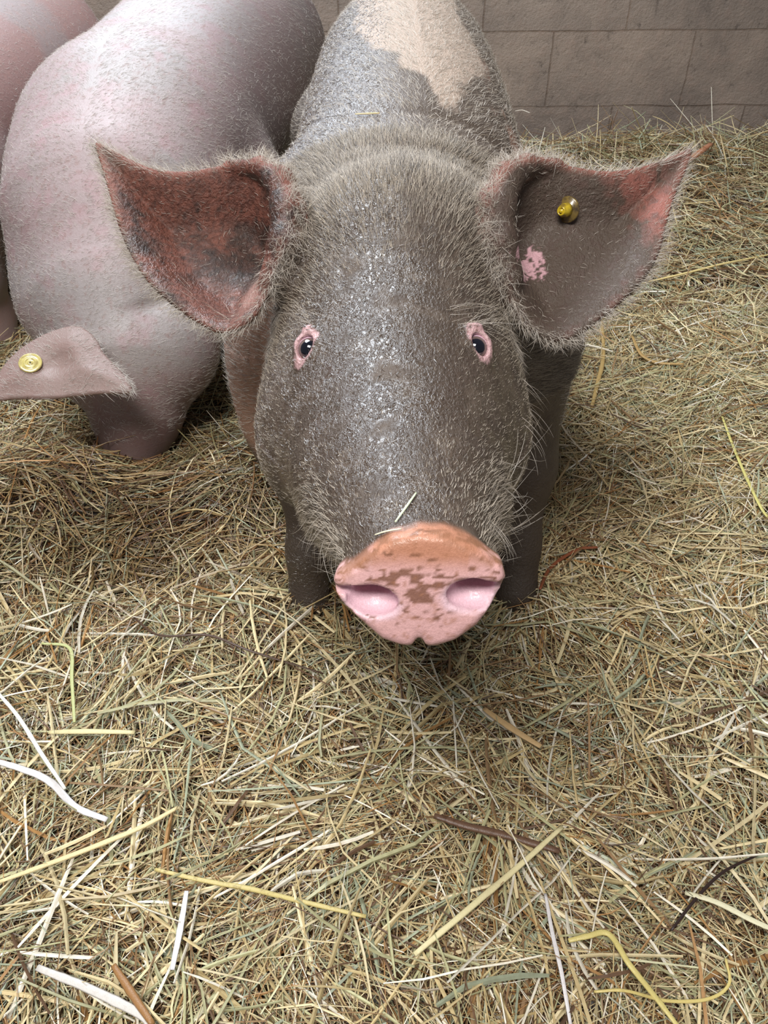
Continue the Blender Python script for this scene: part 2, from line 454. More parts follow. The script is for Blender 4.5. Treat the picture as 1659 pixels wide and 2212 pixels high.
# ---- colours of the main pig
def lerp(a, b, t): return a + (b-a)*t[:, None]
mud = srgb(76, 63, 53); mudlight = srgb(106, 92, 80); skin = srgb(184, 164, 148); pink = srgb(228, 180, 178)
def inpoly(x, y, pts): return poly_sd(x, y, np.asarray(pts))
def color_pig(V, N):
    n1 = fbm(V, 14, 1); n2 = fbm(V, 45, 5); n3 = fbm(V, 130, 9); n4 = fbm(V, 320, 13, 2)
    col = np.tile(mud, (len(V), 1)); wet = .35 + .65*sstep(.04, .015, V[:, 0]-.012*np.sin(V[:, 1]*40))*sstep(.84, .76, V[:, 1])*sstep(.35, .38, V[:, 1]); wet = wet*sstep(.28, .5, fbm(V, 30, 71))
    col = lerp(col, np.tile(mudlight, (len(V), 1)), .45*sstep(.45, .7, n2))
    # crown and neck: drier grey brown
    t = sstep(.70, .80, V[:, 1] + .05*(n1-.5))
    col = lerp(col, np.tile(srgb(100, 88, 78), (len(V), 1)), .75*t); wet = np.clip(wet-.2*t, 0, 1)
    # back: clean skin patch
    pts = []
    for q in [(752, 8), (762, 85), (800, 98), (838, 118), (862, 148), (905, 165), (950, 215), (985, 235), (1010, 190), (1052, 180), (1058, 60), (1040, 2)]:
        h = march(sd_base, *q, d0=.8); pts.append(h[:2] if h is not None else None)
    pts = [q for q in pts if q is not None]; pts += [(.10, 2.2), (-.06, 2.2)]
    d = poly_sd(V[:, 0], V[:, 1], pts) + .05*(n1-.5)+.02*(n2-.5)
    t = sstep(.006, -.006, d)*(V[:, 1] > 1)
    col = lerp(col, np.tile(skin, (len(V), 1)), t); wet = wet*(1-t)+.15*t
    t2 = sstep(.62, .70, fbm(V*np.array([1, .35, 1]), 30, 21))*(V[:, 1] > 1.0)*sstep(.14, .17, V[:, 0]-.0)
    col = lerp(col, np.tile(srgb(170, 130, 112), (len(V), 1)), .8*t2)
    # wet left shoulder: lighter grey, glossy
    t = sstep(.04, -.04, V[:, 0]+.05*(n1-.5)-.02)*sstep(.9, 1.02, V[:, 1])*(1-t)
    col = lerp(col, np.tile(srgb(120, 112, 108), (len(V), 1)), .6*t); wet = np.maximum(wet, .9*t)
    # clean cheek on the left
    d = np.maximum(V[:, 0]+.115, np.maximum(.785-V[:, 1], V[:, 1]-1.02)) + .025*(n2-.5)
    t = sstep(.004, -.006, d)*sstep(.26, .32, V[:, 2]+.03*(n2-.5))*sstep(.60, .57, V[:, 2])
    col = lerp(col, np.tile(srgb(190, 150, 130), (len(V), 1)), .9*t); wet = wet*(1-.6*t)
    # snout disc
    a, b, w = dp.loc(V); d2 = poly_sd(a, b, disc_poly)
    near = (np.abs(w) < .06) & (d2 < .02)
    t = near*sstep(.003, .0, d2)*sstep(-.022, -.012, w + .006*(n3-.5))
    dc_ = np.tile(pink, (len(V), 1))
    top = sstep(.012, .030, b + .012*(n2-.5) + .004*(np.abs(a) < .03))
    dc_ = lerp(dc_, np.tile(srgb(192, 132, 102), (len(V), 1)), .95*top)
    # nostril lining
    for c, s in nost:
        q = (V-c); aa = q@dp.a; bb = q@dp.b
        r = np.sqrt((aa/.021)**2+((bb+.003)/.0125)**2)
        dc_ = lerp(dc_, np.tile(srgb(236, 200, 210), (len(V), 1)), sstep(1.05, .75, r+.3*(n3-.5)))
    # brown crusts on the middle of the disc
    cx = np.exp(-((a-.003)/.020)**2)*np.exp(-((b-.0)/.013)**2)*1.0 + .55*np.exp(-((b-.009)/.008)**2) + .45*np.exp(-((a+.016)/.010)**2-((b+.013)/.004)**2)
    str_ = fbm(V*np.array([.5, 1, 1.7]), 300, 31, 4)
    crust = sstep(.58, .70, cx*.40+1.9*(str_-.5)+.26)*(1-.8*sstep(1.1, .8, r))
    dc_ = lerp(dc_, np.tile(srgb(122, 78, 52), (len(V), 1)), .85*crust)
    edge = sstep(-.008, -.001, d2+.004*(n2-.5))*sstep(.0, .012, b)*1.5
    dc_ = lerp(dc_, np.tile(srgb(150, 102, 74), (len(V), 1)), .6*edge*sstep(.4, .6, n3))
    dc_ = lerp(dc_, np.tile(srgb(170, 116, 84), (len(V), 1)), .5*sstep(.66, .76, n4))
    col = lerp(col, dc_, t); wet = wet*(1-t)+.22*t
    lining = np.minimum.reduce([np.sqrt(((V-c)**2).sum(1)) for c, s in nost])
    tl = sstep(.030, .015, lining)*(w < .0)*(d2 < -.003)
    col = lerp(col, np.tile(srgb(228, 190, 202), (len(V), 1)), tl)
    # ears
    for E, side in ((earL, 0), (earR, 1)):
        a, b, w = E['pl'].loc(V); D = poly_sd(a, b, E['poly']); nn_ = N@E['pl'].n
        m = (D < .012) & (np.abs(w) < .07) & (V[:, 1] > .6)
        inner = m*sstep(.0, .25, nn_)*sstep(.004, -.002, D)
        e = np.clip(-D/.05, 0, 1)
        if side == 0:
            ec = np.tile(srgb(108, 66, 54), (len(V), 1))
            ec = lerp(ec, np.tile(srgb(66, 44, 36), (len(V), 1)), sstep(.40, .60, n1*.5+n2*.5))
            ec = lerp(ec, np.tile(srgb(44, 34, 30), (len(V), 1)), .8*sstep(.52, .66, n3*.6+n1*.4))
            ec = ec*(.72+.56*sstep(.35, .65, fbm(V, 380, 91, 2)))[:, None]
            tip = np.exp(-(((a-E['pl'].px(235, 335)[0])**2+(b-E['pl'].px(235, 335)[1])**2)/.022**2))
            ec = lerp(ec, np.tile(srgb(92, 80, 70), (len(V), 1)), .8*tip)
            spot = E['pl'].px(535, 625)
            sp_ = np.exp(-(((a-spot[0])/.010)**2+((b-spot[1])/.018)**2))
            ec = lerp(ec, np.tile(srgb(178, 138, 128), (len(V), 1)), np.clip(sp_*1.2, 0, .8))
        else:
            ec = np.tile(srgb(84, 70, 60), (len(V), 1))
            ca, cb_ = E['pl'].px(1390, 430)
            red = sstep(.50, .90, .5*(n3-.5) + (1-e)*.45 + .45*np.exp(-(((a-ca)/.045)**2+((b-cb_)/.06)**2)) + .35*(n1+n2-.8))
            ec = lerp(ec, np.tile(srgb(160, 98, 86), (len(V), 1)), .9*red)
            ec = lerp(ec, np.tile(srgb(84, 66, 58), (len(V), 1)), .6*sstep(.5, .62, n3))
            for sx_, sy_, ra_, rb_ in ((1165, 545, .014, .015), (1180, 510, .008, .010), (1135, 570, .014, .008)):
                spot = E['pl'].px(sx_, sy_)
                sp_ = 1.25-np.sqrt(((a-spot[0])/ra_)**2+((b-spot[1])/rb_)**2)+1.6*(n3-.5)+1.6*(n4-.5)
                ec = lerp(ec, np.tile(srgb(214, 168, 176), (len(V), 1)), .9*sstep(.2, .45, sp_))
        col = lerp(col, ec, inner); wet = wet*(1-.5*inner)
        # rim strip along the top fold
        rim = m*sstep(-.012, -.002, D)*sstep(-.01, .06, b)
        col = lerp(col, np.tile(srgb(156, 98, 84), (len(V), 1)), .6*rim*sstep(.3, .5, n2)); wet -= .3*rim
        back = m*sstep(.0, -.3, nn_)
        col = lerp(col, np.tile(srgb(160, 138, 124), (len(V), 1)), .8*back); wet -= .4*back
    # eyelids
    for c, n, s, h in EYES:
        q = V-c; up = np.array([0, 0, 1.]) - n*n[2]; up /= np.linalg.norm(up); sd = np.cross(up, n)
        aa = q@sd; bb = q@up; r = np.sqrt(((aa-s*.0015)/.0108)**2+((bb-.002)/.0215)**2)
        t = sstep(1.05, .85, r+.9*(n3-.5))*(np.sqrt((q*q).sum(1)) < .035)
        col = lerp(col, np.tile(srgb(208, 168, 170), (len(V), 1)), t*.95)
        cr = t*sstep(.6, .7, n4)*(np.abs(bb) > .012); col = lerp(col, np.tile(srgb(120, 84, 74), (len(V), 1)), cr*.7)
        wet = wet*(1-t)+.5*t
    # legs and belly darker mud
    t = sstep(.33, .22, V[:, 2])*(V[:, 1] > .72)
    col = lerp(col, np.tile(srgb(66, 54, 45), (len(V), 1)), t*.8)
    return col, np.clip(wet, 0, 1)
c1_, w1_ = color_pig(V1, N1)

def skin_material(name, bumpscale, wetbump, base_rough, micro=True):
    m = NT(name); at = m.attr('Col'); aw = m.attr('wet'); ag = m.attr('grain'); vec = m.coord('Object')
    n1 = m.noise(vec, bumpscale, 4, .6); n2 = m.noise(vec, bumpscale*.25, 4, .6); n3 = m.noise(vec, 900, 2)
    n4 = m.noise(vec, 60, 4, .7)
    col = m.mixc(m.maprange(n3.outputs[0], .3, .7, 0, .35), at.outputs['Color'], m.mixc(1, at.outputs['Color'], (.55, .5, .46), 'MULTIPLY'))
    m.l(col, m.b.inputs['Base Color'])
    # patchy water film over clumped wet hair
    film = m.math('MULTIPLY', aw.outputs['Fac'], m.maprange(n4.outputs[0], .36, .52, .3, 1.0))
    m.l(m.maprange(film, 0, 1, base_rough, .07), m.b.inputs['Roughness'])
    vs = m.coord('Object', (1, .55, 1)); n5 = m.noise(vs, 260, 3, .65); n6 = m.noise(vs, 95, 2, .5)
    clump = m.math('ADD', m.maprange(n5.outputs[0], .42, .60, 0, 1), m.math('MULTIPLY', n6.outputs[0], 1.6))
    dry = m.math('ADD', m.math('MULTIPLY', n1.outputs[0], .6), n2.outputs[0])
    hh = m.math('ADD', m.math('MULTIPLY', clump, m.math('MAXIMUM', film, .55)), m.math('MULTIPLY', dry, .8))
    m.l(m.bump(hh, m.math('MULTIPLY', ag.outputs['Fac'], wetbump), .0010), m.b.inputs['Normal']); m.l(m.b.inputs['Normal'].links[0].from_socket, m.b.inputs['Coat Normal'])
    m.l(film, m.b.inputs['Coat Weight']); m.b.inputs['Coat Roughness'].default_value = .06
    m.b.inputs['Subsurface Weight'].default_value = 0.0
    return m.m
PIGSKIN = skin_material('muddy_pig_skin', 420, 1.0, .65)
pig = empty('pig', (.05, 1.0, 0))
tag(pig, 'muddy wet pig in front facing the camera with raised pink snout, standing in straw', 'pig', 'pigs in the pen')
body = make_mesh('body', V1, F1, PIGSKIN, pig); set_col(body, 'Col', c1_); set_f(body, 'wet', w1_)
a_, b_, wd_ = dp.loc(V1)
set_f(body, 'grain', 1 - .75*((poly_sd(a_, b_, disc_poly) < .002) & (np.abs(wd_) < .04)))

# ---- eyes
def eyeball(c, n, r, parent, gaze):
    m = NT('pig_eye'); vec = m.coord('Object')
    dt = m.n('ShaderNodeVectorMath'); dt.operation = 'DOT_PRODUCT'; nr = m.n('ShaderNodeVectorMath'); nr.operation = 'NORMALIZE'
    m.l(vec, nr.inputs[0]); m.l(nr.outputs[0], dt.inputs[0]); dt.inputs[1].default_value = tuple(gaze)
    rp = m.n('ShaderNodeValToRGB'); m.l(dt.outputs['Value'], rp.inputs[0]); e = rp.color_ramp.elements
    e[0].position = 0; e[0].color = (*srgb(225, 200, 215), 1); e[1].position = 1; e[1].color = (*srgb(8, 10, 22), 1)
    for pos, cc in ((.58, (222, 190, 208)), (.62, (60, 48, 50)), (.68, (118, 100, 94)), (.78, (96, 80, 78)), (.81, (10, 12, 24))):
        x = e.new(pos); x.color = (*srgb(*cc), 1)
    m.l(rp.outputs[0], m.b.inputs['Base Color']); m.b.inputs['Roughness'].default_value = .05
    m.b.inputs['Coat Weight'].default_value = 1; m.b.inputs['Coat Roughness'].default_value = .02
    nu, nv = 40, 24; V = []
    for i in range(nv+1):
        th = math.pi*i/nv
        for j in range(nu): ph = 2*math.pi*j/nu; V.append((math.sin(th)*math.cos(ph), math.sin(th)*math.sin(ph), math.cos(th)))
    V = np.array(V)*r; f = []
    for i in range(nv):
        for j in range(nu): f.append((i*nu+j, (i+1)*nu+j, (i+1)*nu+(j+1) % nu, i*nu+(j+1) % nu))
    # cornea bulge towards the gaze
    k = np.clip((V/r)@gaze, 0, 1); V = V*(1+.06*sstep(.75, 1.0, k))[:, None]
    o = make_mesh('eye', V+c, np.array(f), m.m, parent, origin=c); return o
for c, n, s, h in EYES:
    g = (CAM - c); g /= np.linalg.norm(g); gaze = n*.35 + g*.75; gaze /= np.linalg.norm(gaze)
    eyeball(c, n, .0128, pig, gaze)

# ---------------------------------------------------------------- hair
def hair_mat(name, c_a, c_b, rough=.35):
    m = NT(name); hi = m.n('ShaderNodeHairInfo')
    m.l(m.mixc(hi.outputs['Random'], c_a, c_b), m.b.inputs['Base Color']); m.b.inputs['Roughness'].default_value = rough
    return m.m
def sample(V, F, N, A, n, dens):
    c = V[F].mean(1); w = A*dens(c, N[F[:, 0]]); w = w/w.sum()
    i = rng.choice(len(F), n, p=w); u = rng.random((n, 1)); v = rng.random((n, 1)); q = V[F[i]]
    p = (1-u)*(1-v)*q[:, 0]+u*(1-v)*q[:, 1]+u*v*q[:, 2]+(1-u)*v*q[:, 3]
    nn = N[F[i]].mean(1); nn /= np.sqrt((nn**2).sum(1))[:, None]
    return p, nn
def hair_object(name, p, n, flow, length, lift, rad, mat, parent, npts=5, jit=.35, curl=.0, droop=0.):
    """p roots, n normals, flow (N,3), length (N,), lift (N,)"""
    K = len(p); fl = flow - (flow*n).sum(1)[:, None]*n + rng.normal(0, jit, (K, 3)); fl -= (fl*n).sum(1)[:, None]*n
    fl /= np.sqrt((fl**2).sum(1))[:, None]+1e-9
    sd = np.cross(n, fl); pts = np.zeros((K, npts, 3)); cur = p - n*.0008
    cv = rng.normal(0, 1, K)*curl
    for i in range(npts):
        pts[:, i] = cur; t = (i+.5)/npts
        ang = lift*(1-.75*t); d = fl*np.cos(ang)[:, None] + n*np.sin(ang)[:, None] + sd*(cv*(t-.2))[:, None]
        d[:, 2] -= droop*t; d /= np.sqrt((d**2).sum(1))[:, None]
        cur = cur + d*(length/(npts-1))[:, None]
    hc = bpy.data.hair_curves.new(name); hc.add_curves([npts]*K)
    hc.points.foreach_set('position', (pts - np.asarray(parent.location)).astype(np.float32).ravel())
    t = np.linspace(0, 1, npts); r = (rad*(1-.8*t**1.5))[None, :]*rng.uniform(.7, 1.3, (K, 1))
    at = hc.attributes.get('radius') or hc.attributes.new('radius', 'FLOAT', 'POINT')
    at.data.foreach_set('value', r.astype(np.float32).ravel())
    hc.materials.append(mat)
    o = bpy.data.objects.new(name, hc); C.objects.link(o); o.parent = parent
    return o
def ear_info(p):
    res = np.zeros(len(p)); fl = np.zeros((len(p), 3)); inn = np.zeros(len(p)); Dm = np.full(len(p), 1.)
    for E in (earL, earR):
        a, b, w = E['pl'].loc(p); D = poly_sd(a, b, E['poly']); m = (D < .01) & (np.abs(w) < .06)
        va, vb = a-E['cen'][0], b-E['cen'][1]; L = np.sqrt(va*va+vb*vb)+1e-6
        d = (va/L)[:, None]*E['pl'].a + (vb/L)[:, None]*E['pl'].b
        sgn = -1 if E is earL else 1
        d = d*.8 + sgn*.6*E['pl'].a
        fl[m] = d[m]; res[m] = 1; Dm[m] = D[m]
    return res, fl, Dm
def nohair(p):
    """0 on snout disc and eyes"""
    a, b, w = dp.loc(p); d2 = poly_sd(a, b, disc_poly); k = 1 - (d2 < .002)*(w > -.024)*(w < .05)
    for c, n, s, h in EYES: k = k*(np.sqrt(((p-c)**2).sum(1)) > .021)
    return k
def dens_face(c, n):
    e, _, _ = ear_info(c)
    k = nohair(c)*(c[:, 1] < .98)*(c[:, 2] > .36)*(1-e)
    # smeared smooth mud down the bridge right of the midline
    k = k*(1-.75*np.exp(-((c[:, 0]-.045)/.028)**2)*sstep(.40, .5, c[:, 1])*sstep(.76, .68, c[:, 1])*sstep(.5, .58, c[:, 2]))
    wz = sstep(.10, .02, np.abs(c[:, 0]+.015))*sstep(.78, .70, c[:, 1])*(n[:, 2] > .3)
    k = k*(1-.93*(c[:, 0] < -.112)*(c[:, 1] > .79)*(c[:, 1] < 1.0)*(c[:, 2] < .60))
    return k*(1-.45*wz)*(1+.6*sstep(.72, .80, c[:, 1]))
def face_flow(p, n):
    y = p[:, 1]; x = p[:, 0]-.015
    f = np.zeros_like(p); f[:, 1] = 1; f[:, 0] = np.sign(x)*sstep(.01, .09, np.abs(x))*.9
    low = sstep(.60, .48, y); f[:, 2] = -.9*low*sstep(.58, .50, p[:, 2]); f[:, 1] -= .9*low*sstep(.58, .5, p[:, 2])
    s2 = sstep(.66, .74, y)*sstep(.14, .02, np.abs(x)); f[:, 0] *= (1-s2)
    return f
FACEHAIR = hair_mat('wet_bristles', srgb(200, 187, 170), srgb(70, 60, 50))
PALE = hair_mat('pale_bristles', srgb(218, 210, 200), srgb(150, 136, 120))
nh = int(80000*DETAIL)
p, n = sample(V1, F1, N1, A1, nh, dens_face)
y = p[:, 1]
L = .006 + .011*sstep(.62, .78, y) + .012*sstep(.52, .42, y)*sstep(.59, .55, p[:, 2]); L = L*rng.uniform(.4, 1.3, nh)*(1-.35*sstep(.08, .02, np.abs(p[:, 0]+.015))*sstep(.74, .66, y))
lift = np.clip(.22 + .25*sstep(.60, .72, y) + .25*sstep(.5, .4, y) + rng.normal(0, .15, nh), .05, 1.1)
hair_object('bristles', p, n, face_flow(p, n), L, lift, .00022, FACEHAIR, pig, jit=.2, curl=.4)
# clotted wet tufts that glint on the nose bridge, brow and wet shoulder
mm = NT('wet_clotted_hair'); hi = mm.n('ShaderNodeHairInfo')
mm.l(mm.mixc(hi.outputs['Random'], srgb(96, 82, 70), srgb(70, 58, 49)), mm.b.inputs['Base Color']); mm.b.inputs['Roughness'].default_value = .12
mm.b.inputs['Specular IOR Level'].default_value = .9; mm.b.inputs['Coat Weight'].default_value = 1; mm.b.inputs['Coat Roughness'].default_value = .08
def dens_wet(c, n):
    a = sstep(.055, .02, c[:, 0]-.010*np.sin(c[:, 1]*40))*sstep(.86, .78, c[:, 1])*(c[:, 1] > .36)*(n[:, 2] > .15)
    b = sstep(.02, -.03, c[:, 0])*(c[:, 1] > .95)*(c[:, 1] < 1.7)*(n[:, 2] > .2)*.45
    return np.maximum(a*(.25+sstep(.35, .6, fbm(c, 40, 83)))*1.0, b)*nohair(c)*(1-ear_info(c)[0])
nw = int(26000*DETAIL)
p, n = sample(V1, F1, N1, A1, nw, dens_wet)
L = rng.uniform(.0035, .0085, nw)*np.where(p[:, 1] > .95, 1.5, 1)
wo = hair_object('wet_tufts', p, n, face_flow(p, n), L, np.clip(rng.normal(.16, .1, nw), .02, .5), .00052, mm.m, pig, npts=4, jit=.55, curl=1.2)
wo['label'] = 'glistening wet clotted hair'
# body coat
nb_ = int(42000*DETAIL)
p, n = sample(V1, F1, N1, A1, nb_, lambda c, n: ((c[:, 1] > .9) | ((c[:, 0] < -.11)*(c[:, 1] > .79)))*(c[:, 2] > .3)*(1-ear_info(c)[0])*(1-.6*sstep(.03, -.03, c[:, 0])*(c[:, 1] < 1.75)))
fl = np.zeros_like(p); fl[:, 1] = 1; fl[:, 0] = np.sign(p[:, 0]-.05)*.5; fl[:, 2] = -.3
hair_object('coat', p, n, fl, rng.uniform(.010, .018, nb_), np.clip(rng.normal(.3, .12, nb_), .05, 1), .00028, PALE, pig, npts=4, curl=.3)
# ear hair: fringe on the edges and back, short inside
ne = int(12000*DETAIL)
p, n = sample(V1, F1, N1, A1, ne, lambda c, n: ear_info(c)[0]*(.22+2.2*(ear_info(c)[2] > -.010)))
e_, fl, Dm = ear_info(p)
nfr = np.where((n[:, 1] > .1) | (Dm > -.006), 1, 0)
L = np.where(nfr, rng.uniform(.010, .022, ne), rng.uniform(.004, .009, ne))
hair_object('ear_hair', p, n, fl, L, np.clip(rng.normal(.45, .2, ne), .05, 1.2), .00017, PALE, pig, curl=.8)
# long whiskers on chin, cheeks and brows
wp = []
def wsk(cen, r, k, d, Lm):
    dist = np.sqrt(((V1-np.asarray(cen))**2).sum(1)); ii = np.where((dist < r) & (nohair(V1) > 0))[0]
    if len(ii) == 0: return
    for i in rng.choice(ii, k): wp.append((V1[i], N1[i], d, Lm*rng.uniform(.6, 1.2)))
wsk((-.045, .40, .52), .05, 60, (-.6, -.2, -.7), .030)
wsk((.085, .40, .52), .05, 60, (.8, -.1, -.4), .034)
wsk((.10, .47, .52), .04, 30, (1.0, 0, .1), .045)
wsk(EYES[1][3]+np.array([.0, .02, .02]), .03, 30, (.8, .1, .3), .04)
wsk(EYES[0][3]+np.array([-.01, .02, .02]), .03, 16, (-.8, .1, .2), .03)
wsk((.12, .64, .48), .05, 26, (.9, -.1, -.3), .04)
for v in range(26):
    k = rng.integers(0, 2); E = earR if k else earL; 
p = np.array([a[0] for a in wp]); n = np.array([a[1] for a in wp]); fl = np.array([a[2] for a in wp], float); L = np.array([a[3] for a in wp])
hair_object('whiskers', p, n, fl, L, np.full(len(p), .6), .00014, PALE, pig, npts=7, jit=.25, curl=.8, droop=.15)

# ---- ear tag in the right ear
def disc_mesh(name, c, nrm, rings, mat, parent, nu=40):
    """lathe of (radius, height) rings about nrm"""
    nrm = np.asarray(nrm)/np.linalg.norm(nrm); a = np.cross(nrm, [0, .3, 1]); a /= np.linalg.norm(a); b = np.cross(nrm, a)
    V = []; f = []
    for r, h in rings:
        for j in range(nu):
            t = 2*math.pi*j/nu; V.append(np.asarray(c)+h*nrm+r*(math.cos(t)*a+math.sin(t)*b))
    for i in range(len(rings)-1):
        for j in range(nu): f.append((i*nu+j, i*nu+(j+1) % nu, (i+1)*nu+(j+1) % nu, (i+1)*nu+j))
    return make_mesh(name, np.array(V), np.array(f), mat, parent, origin=c)
def plastic(name, c, dirt, amt):
    m = NT(name); nn = m.noise(m.coord('Object'), 160, 4)
    m.l(m.mixc(m.maprange(nn.outputs[0], .45, .62, 0, amt), srgb(*c), srgb(*dirt)), m.b.inputs['Base Color'])
    m.b.inputs['Roughness'].default_value = .25; m.b.inputs['Coat Weight'].default_value = .5
    return m.m
YEL = plastic('yellow_tag_plastic', (206, 178, 40), (110, 88, 40), .8)
YELD = plastic('muddy_tag_plastic', (120, 100, 52), (62, 50, 38), .9)
h = march(sd_pig, 1228, 452); n = grad(sd_pig, h); n = n*.5 + np.array([-.75, -.5, .1]); n /= np.linalg.norm(n)
t0 = disc_mesh('ear_tag', h+.002*n, n, [(0, -.001), (.0125, -.001), (.0135, 0), (.0135, .0015), (.0125, .0025), (.006, .003), (.0055, .004), (.0, .004)], YELD, pig); t0['label'] = 'muddy yellow ear tag disc'
disc_mesh('ear_tag_stud', h, n, [(0, .002), (.0075, .002), (.0070, .012), (.0048, .0175), (.0042, .0185), (.0032, .0185), (.0028, .0175), (.0022, .0175), (.0018, .0195), (0, .0195)], YEL, t0)

# ================================================================ SECOND PIG (left, rooting in the straw)
def simple_pig(name, sdf, lo, hi, step, colf, mat, loc, label, group='pigs in the pen', fine=None):
    e = empty(name, loc); tag(e, label, 'pig', group)
    ax = [np.arange(lo[i], hi[i], step/DETAIL) for i in range(3)]
    if fine: ax = [np.arange(lo[0], hi[0], fine/DETAIL), np.concatenate([np.arange(lo[1], 1.4, fine/DETAIL), np.arange(1.4, hi[1], 2.2*fine/DETAIL)]), np.concatenate([np.arange(lo[2], .42, fine/DETAIL), np.arange(.42, hi[2], 1.7*fine/DETAIL)])]
    V, F = polygonise(sdf, *ax); N, A = vnormals(V, F)
    b = make_mesh('body', V, F, mat, e); c, w = colf(V, N); set_col(b, 'Col', c); set_f(b, 'wet', w); set_f(b, 'grain', np.full(len(V), .6))
    return e, V, F, N, A
T2 = [
 (1.40, -.490, .150, .40, .54, .26, 2.0, 2.0),
 (1.50, -.488, .195, .42, .60, .24, 2.1, 2.0),
 (1.62, -.482, .215, .43, .64, .21, 2.2, 2.1),
 (1.85, -.455, .225, .44, .68, .20, 2.2, 2.2),
 (2.15, -.430, .250, .45, .70, .20, 2.2, 2.2),
 (2.45, -.405, .245, .47, .70, .25, 2.2, 2.1),
 (2.62, -.395, .180, .48, .64, .33, 2.0, 2.0),
 (2.72, -.395, .05, .49, .54, .44, 2.0, 2.0)]
LEG2 = [[((-.60, 1.62, .36), .12), ((-.61, 1.56, .20), .055), ((-.61, 1.55, .11), .036), ((-.61, 1.53, .035), .040)],
        [((-.32, 1.66, .36), .12), ((-.31, 1.62, .20), .055), ((-.31, 1.60, .11), .036), ((-.31, 1.58, .035), .040)],
        [((-.58, 2.40, .42), .13), ((-.59, 2.46, .24), .06), ((-.59, 2.44, .12), .036), ((-.59, 2.40, .035), .040)],
        [((-.32, 2.40, .42), .13), ((-.31, 2.46, .24), .06), ((-.31, 2.44, .12), .036), ((-.31, 2.40, .035), .040)]]
earB = ear_frame(P(170, 730, 1.21), P(-60, 850, 1.182), P(285, 850, 1.182),
    [(-70, 880), (-20, 852), (0, 800), (30, 765), (60, 742), (110, 715), (170, 700), (210, 730), (225, 765), (262, 800), (285, 828), (288, 852), (240, 850), (170, 856), (110, 864), (40, 862), (-10, 868)],
    -.012, [], (120, 790))
def sd_pig2(p):
    f = loft(p, T2); f = smax(f, 1.41-p[:, 1], .05); f = np.maximum(f, p[:, 1]-2.72)
    f = smin(f, chain(p, [((-.49, 1.60, .43), .20), ((-.495, 1.45, .37), .190), ((-.480, 1.33, .29), .150), ((-.455, 1.25, .22), .118), ((-.455, 1.19, .13), .075), ((-.470, 1.14, .045), .046)], .04), .10)
    f = smin(f, ellipsoid(p, (-.60, 1.38, .27), (.09, .12, .11)), .06)
    f = smin(f, ellipsoid(p, (-.375, 1.25, .235), (.075, .08, .09)), .04)
    f = smin(f, ellipsoid(p, (-.545, 1.25, .20), (.06, .07, .08)), .04)
    f = smin(f, legs(p, LEG2), .06)
    f = smin(f, earB['f'](p), .02)
    # crease between crown and ear, eye fold
    f = f + .008*np.exp(-(((p[:, 0]+.385)/.045)**2+((p[:, 1]-1.27)/.12)**2+((p[:, 2]-.335)/.010)**2))
    return f
pinkskin = srgb(222, 188, 186)
def color2(V, N):
    n1 = fbm(V, 6, 41); n2 = fbm(V, 30, 45); n3 = fbm(V, 200, 49)
    col = np.tile(srgb(172, 155, 156), (len(V), 1))
    col = lerp(col, np.tile(srgb(170, 162, 162), (len(V), 1)), sstep(.4, .6, n1))
    col = lerp(col, np.tile(srgb(178, 142, 148), (len(V), 1)), .45*sstep(.5, .75, n2))
    col = lerp(col, np.tile(srgb(150, 118, 112), (len(V), 1)), .5*sstep(.60, .72, n3))
    # shade painted on the flank towards the other pig; grubby muzzle
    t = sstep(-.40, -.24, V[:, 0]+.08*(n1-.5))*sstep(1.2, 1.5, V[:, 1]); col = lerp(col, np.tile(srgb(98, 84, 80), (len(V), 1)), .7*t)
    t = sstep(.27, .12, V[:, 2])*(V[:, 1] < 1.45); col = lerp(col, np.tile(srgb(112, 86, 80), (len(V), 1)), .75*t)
    a, b, w = earB['pl'].loc(V); D = poly_sd(a, b, earB['poly']); m = (D < .01) & (np.abs(w) < .04)
    col = lerp(col, np.tile(srgb(140, 114, 106), (len(V), 1)), m*.85)
    return col, np.full(len(V), .05)
PINKSKIN = skin_material('pink_pig_skin', 260, .5, .55)
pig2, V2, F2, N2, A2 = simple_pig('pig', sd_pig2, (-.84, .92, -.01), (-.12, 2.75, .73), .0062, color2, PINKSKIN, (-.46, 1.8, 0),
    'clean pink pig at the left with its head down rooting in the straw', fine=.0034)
nb_ = int(60000*DETAIL)
p, n = sample(V2, F2, N2, A2, nb_, lambda c, n: (c[:, 2] > .12)*(1.0+1.2*(c[:, 1] < 1.7)))
fl = np.zeros_like(p); fl[:, 1] = .6; fl[:, 0] = np.sign(p[:, 0]+.50)*.7; fl[:, 2] = -.2
WHITEH = hair_mat('white_coat_hair', srgb(216, 210, 204), srgb(176, 166, 156), .45)
hair_object('coat', p, n, fl, rng.uniform(.008, .016, nb_), np.clip(rng.normal(.25, .1, nb_), .05, 1), .00022, WHITEH, pig2, npts=4, curl=.3)
a, b, w = earB['pl'].loc(V2); De = poly_sd(a, b, earB['poly'])
tipx = earB['pl'].px(275, 840)
ii = np.argsort((np.abs(De) + np.abs(w)*.5 + np.maximum(0, tipx[0]-.03-a)*3))[:400]
ii = rng.choice(ii, 130); fl = np.tile(.8*earB['pl'].a - .5*earB['pl'].b, (130, 1))
hair_object('ear_hair', V2[ii], N2[ii], fl, rng.uniform(.012, .022, 130), np.full(130, .3), .0003, WHITEH, pig2)
h = march(sd_pig2, 66, 785, .8); n = grad(sd_pig2, h)
YEL2 = plastic('pale_yellow_tag_plastic', (196, 182, 112), (150, 132, 84), .6)
DARK = plastic('dark_pin_plastic', (70, 60, 40), (50, 42, 30), .5)
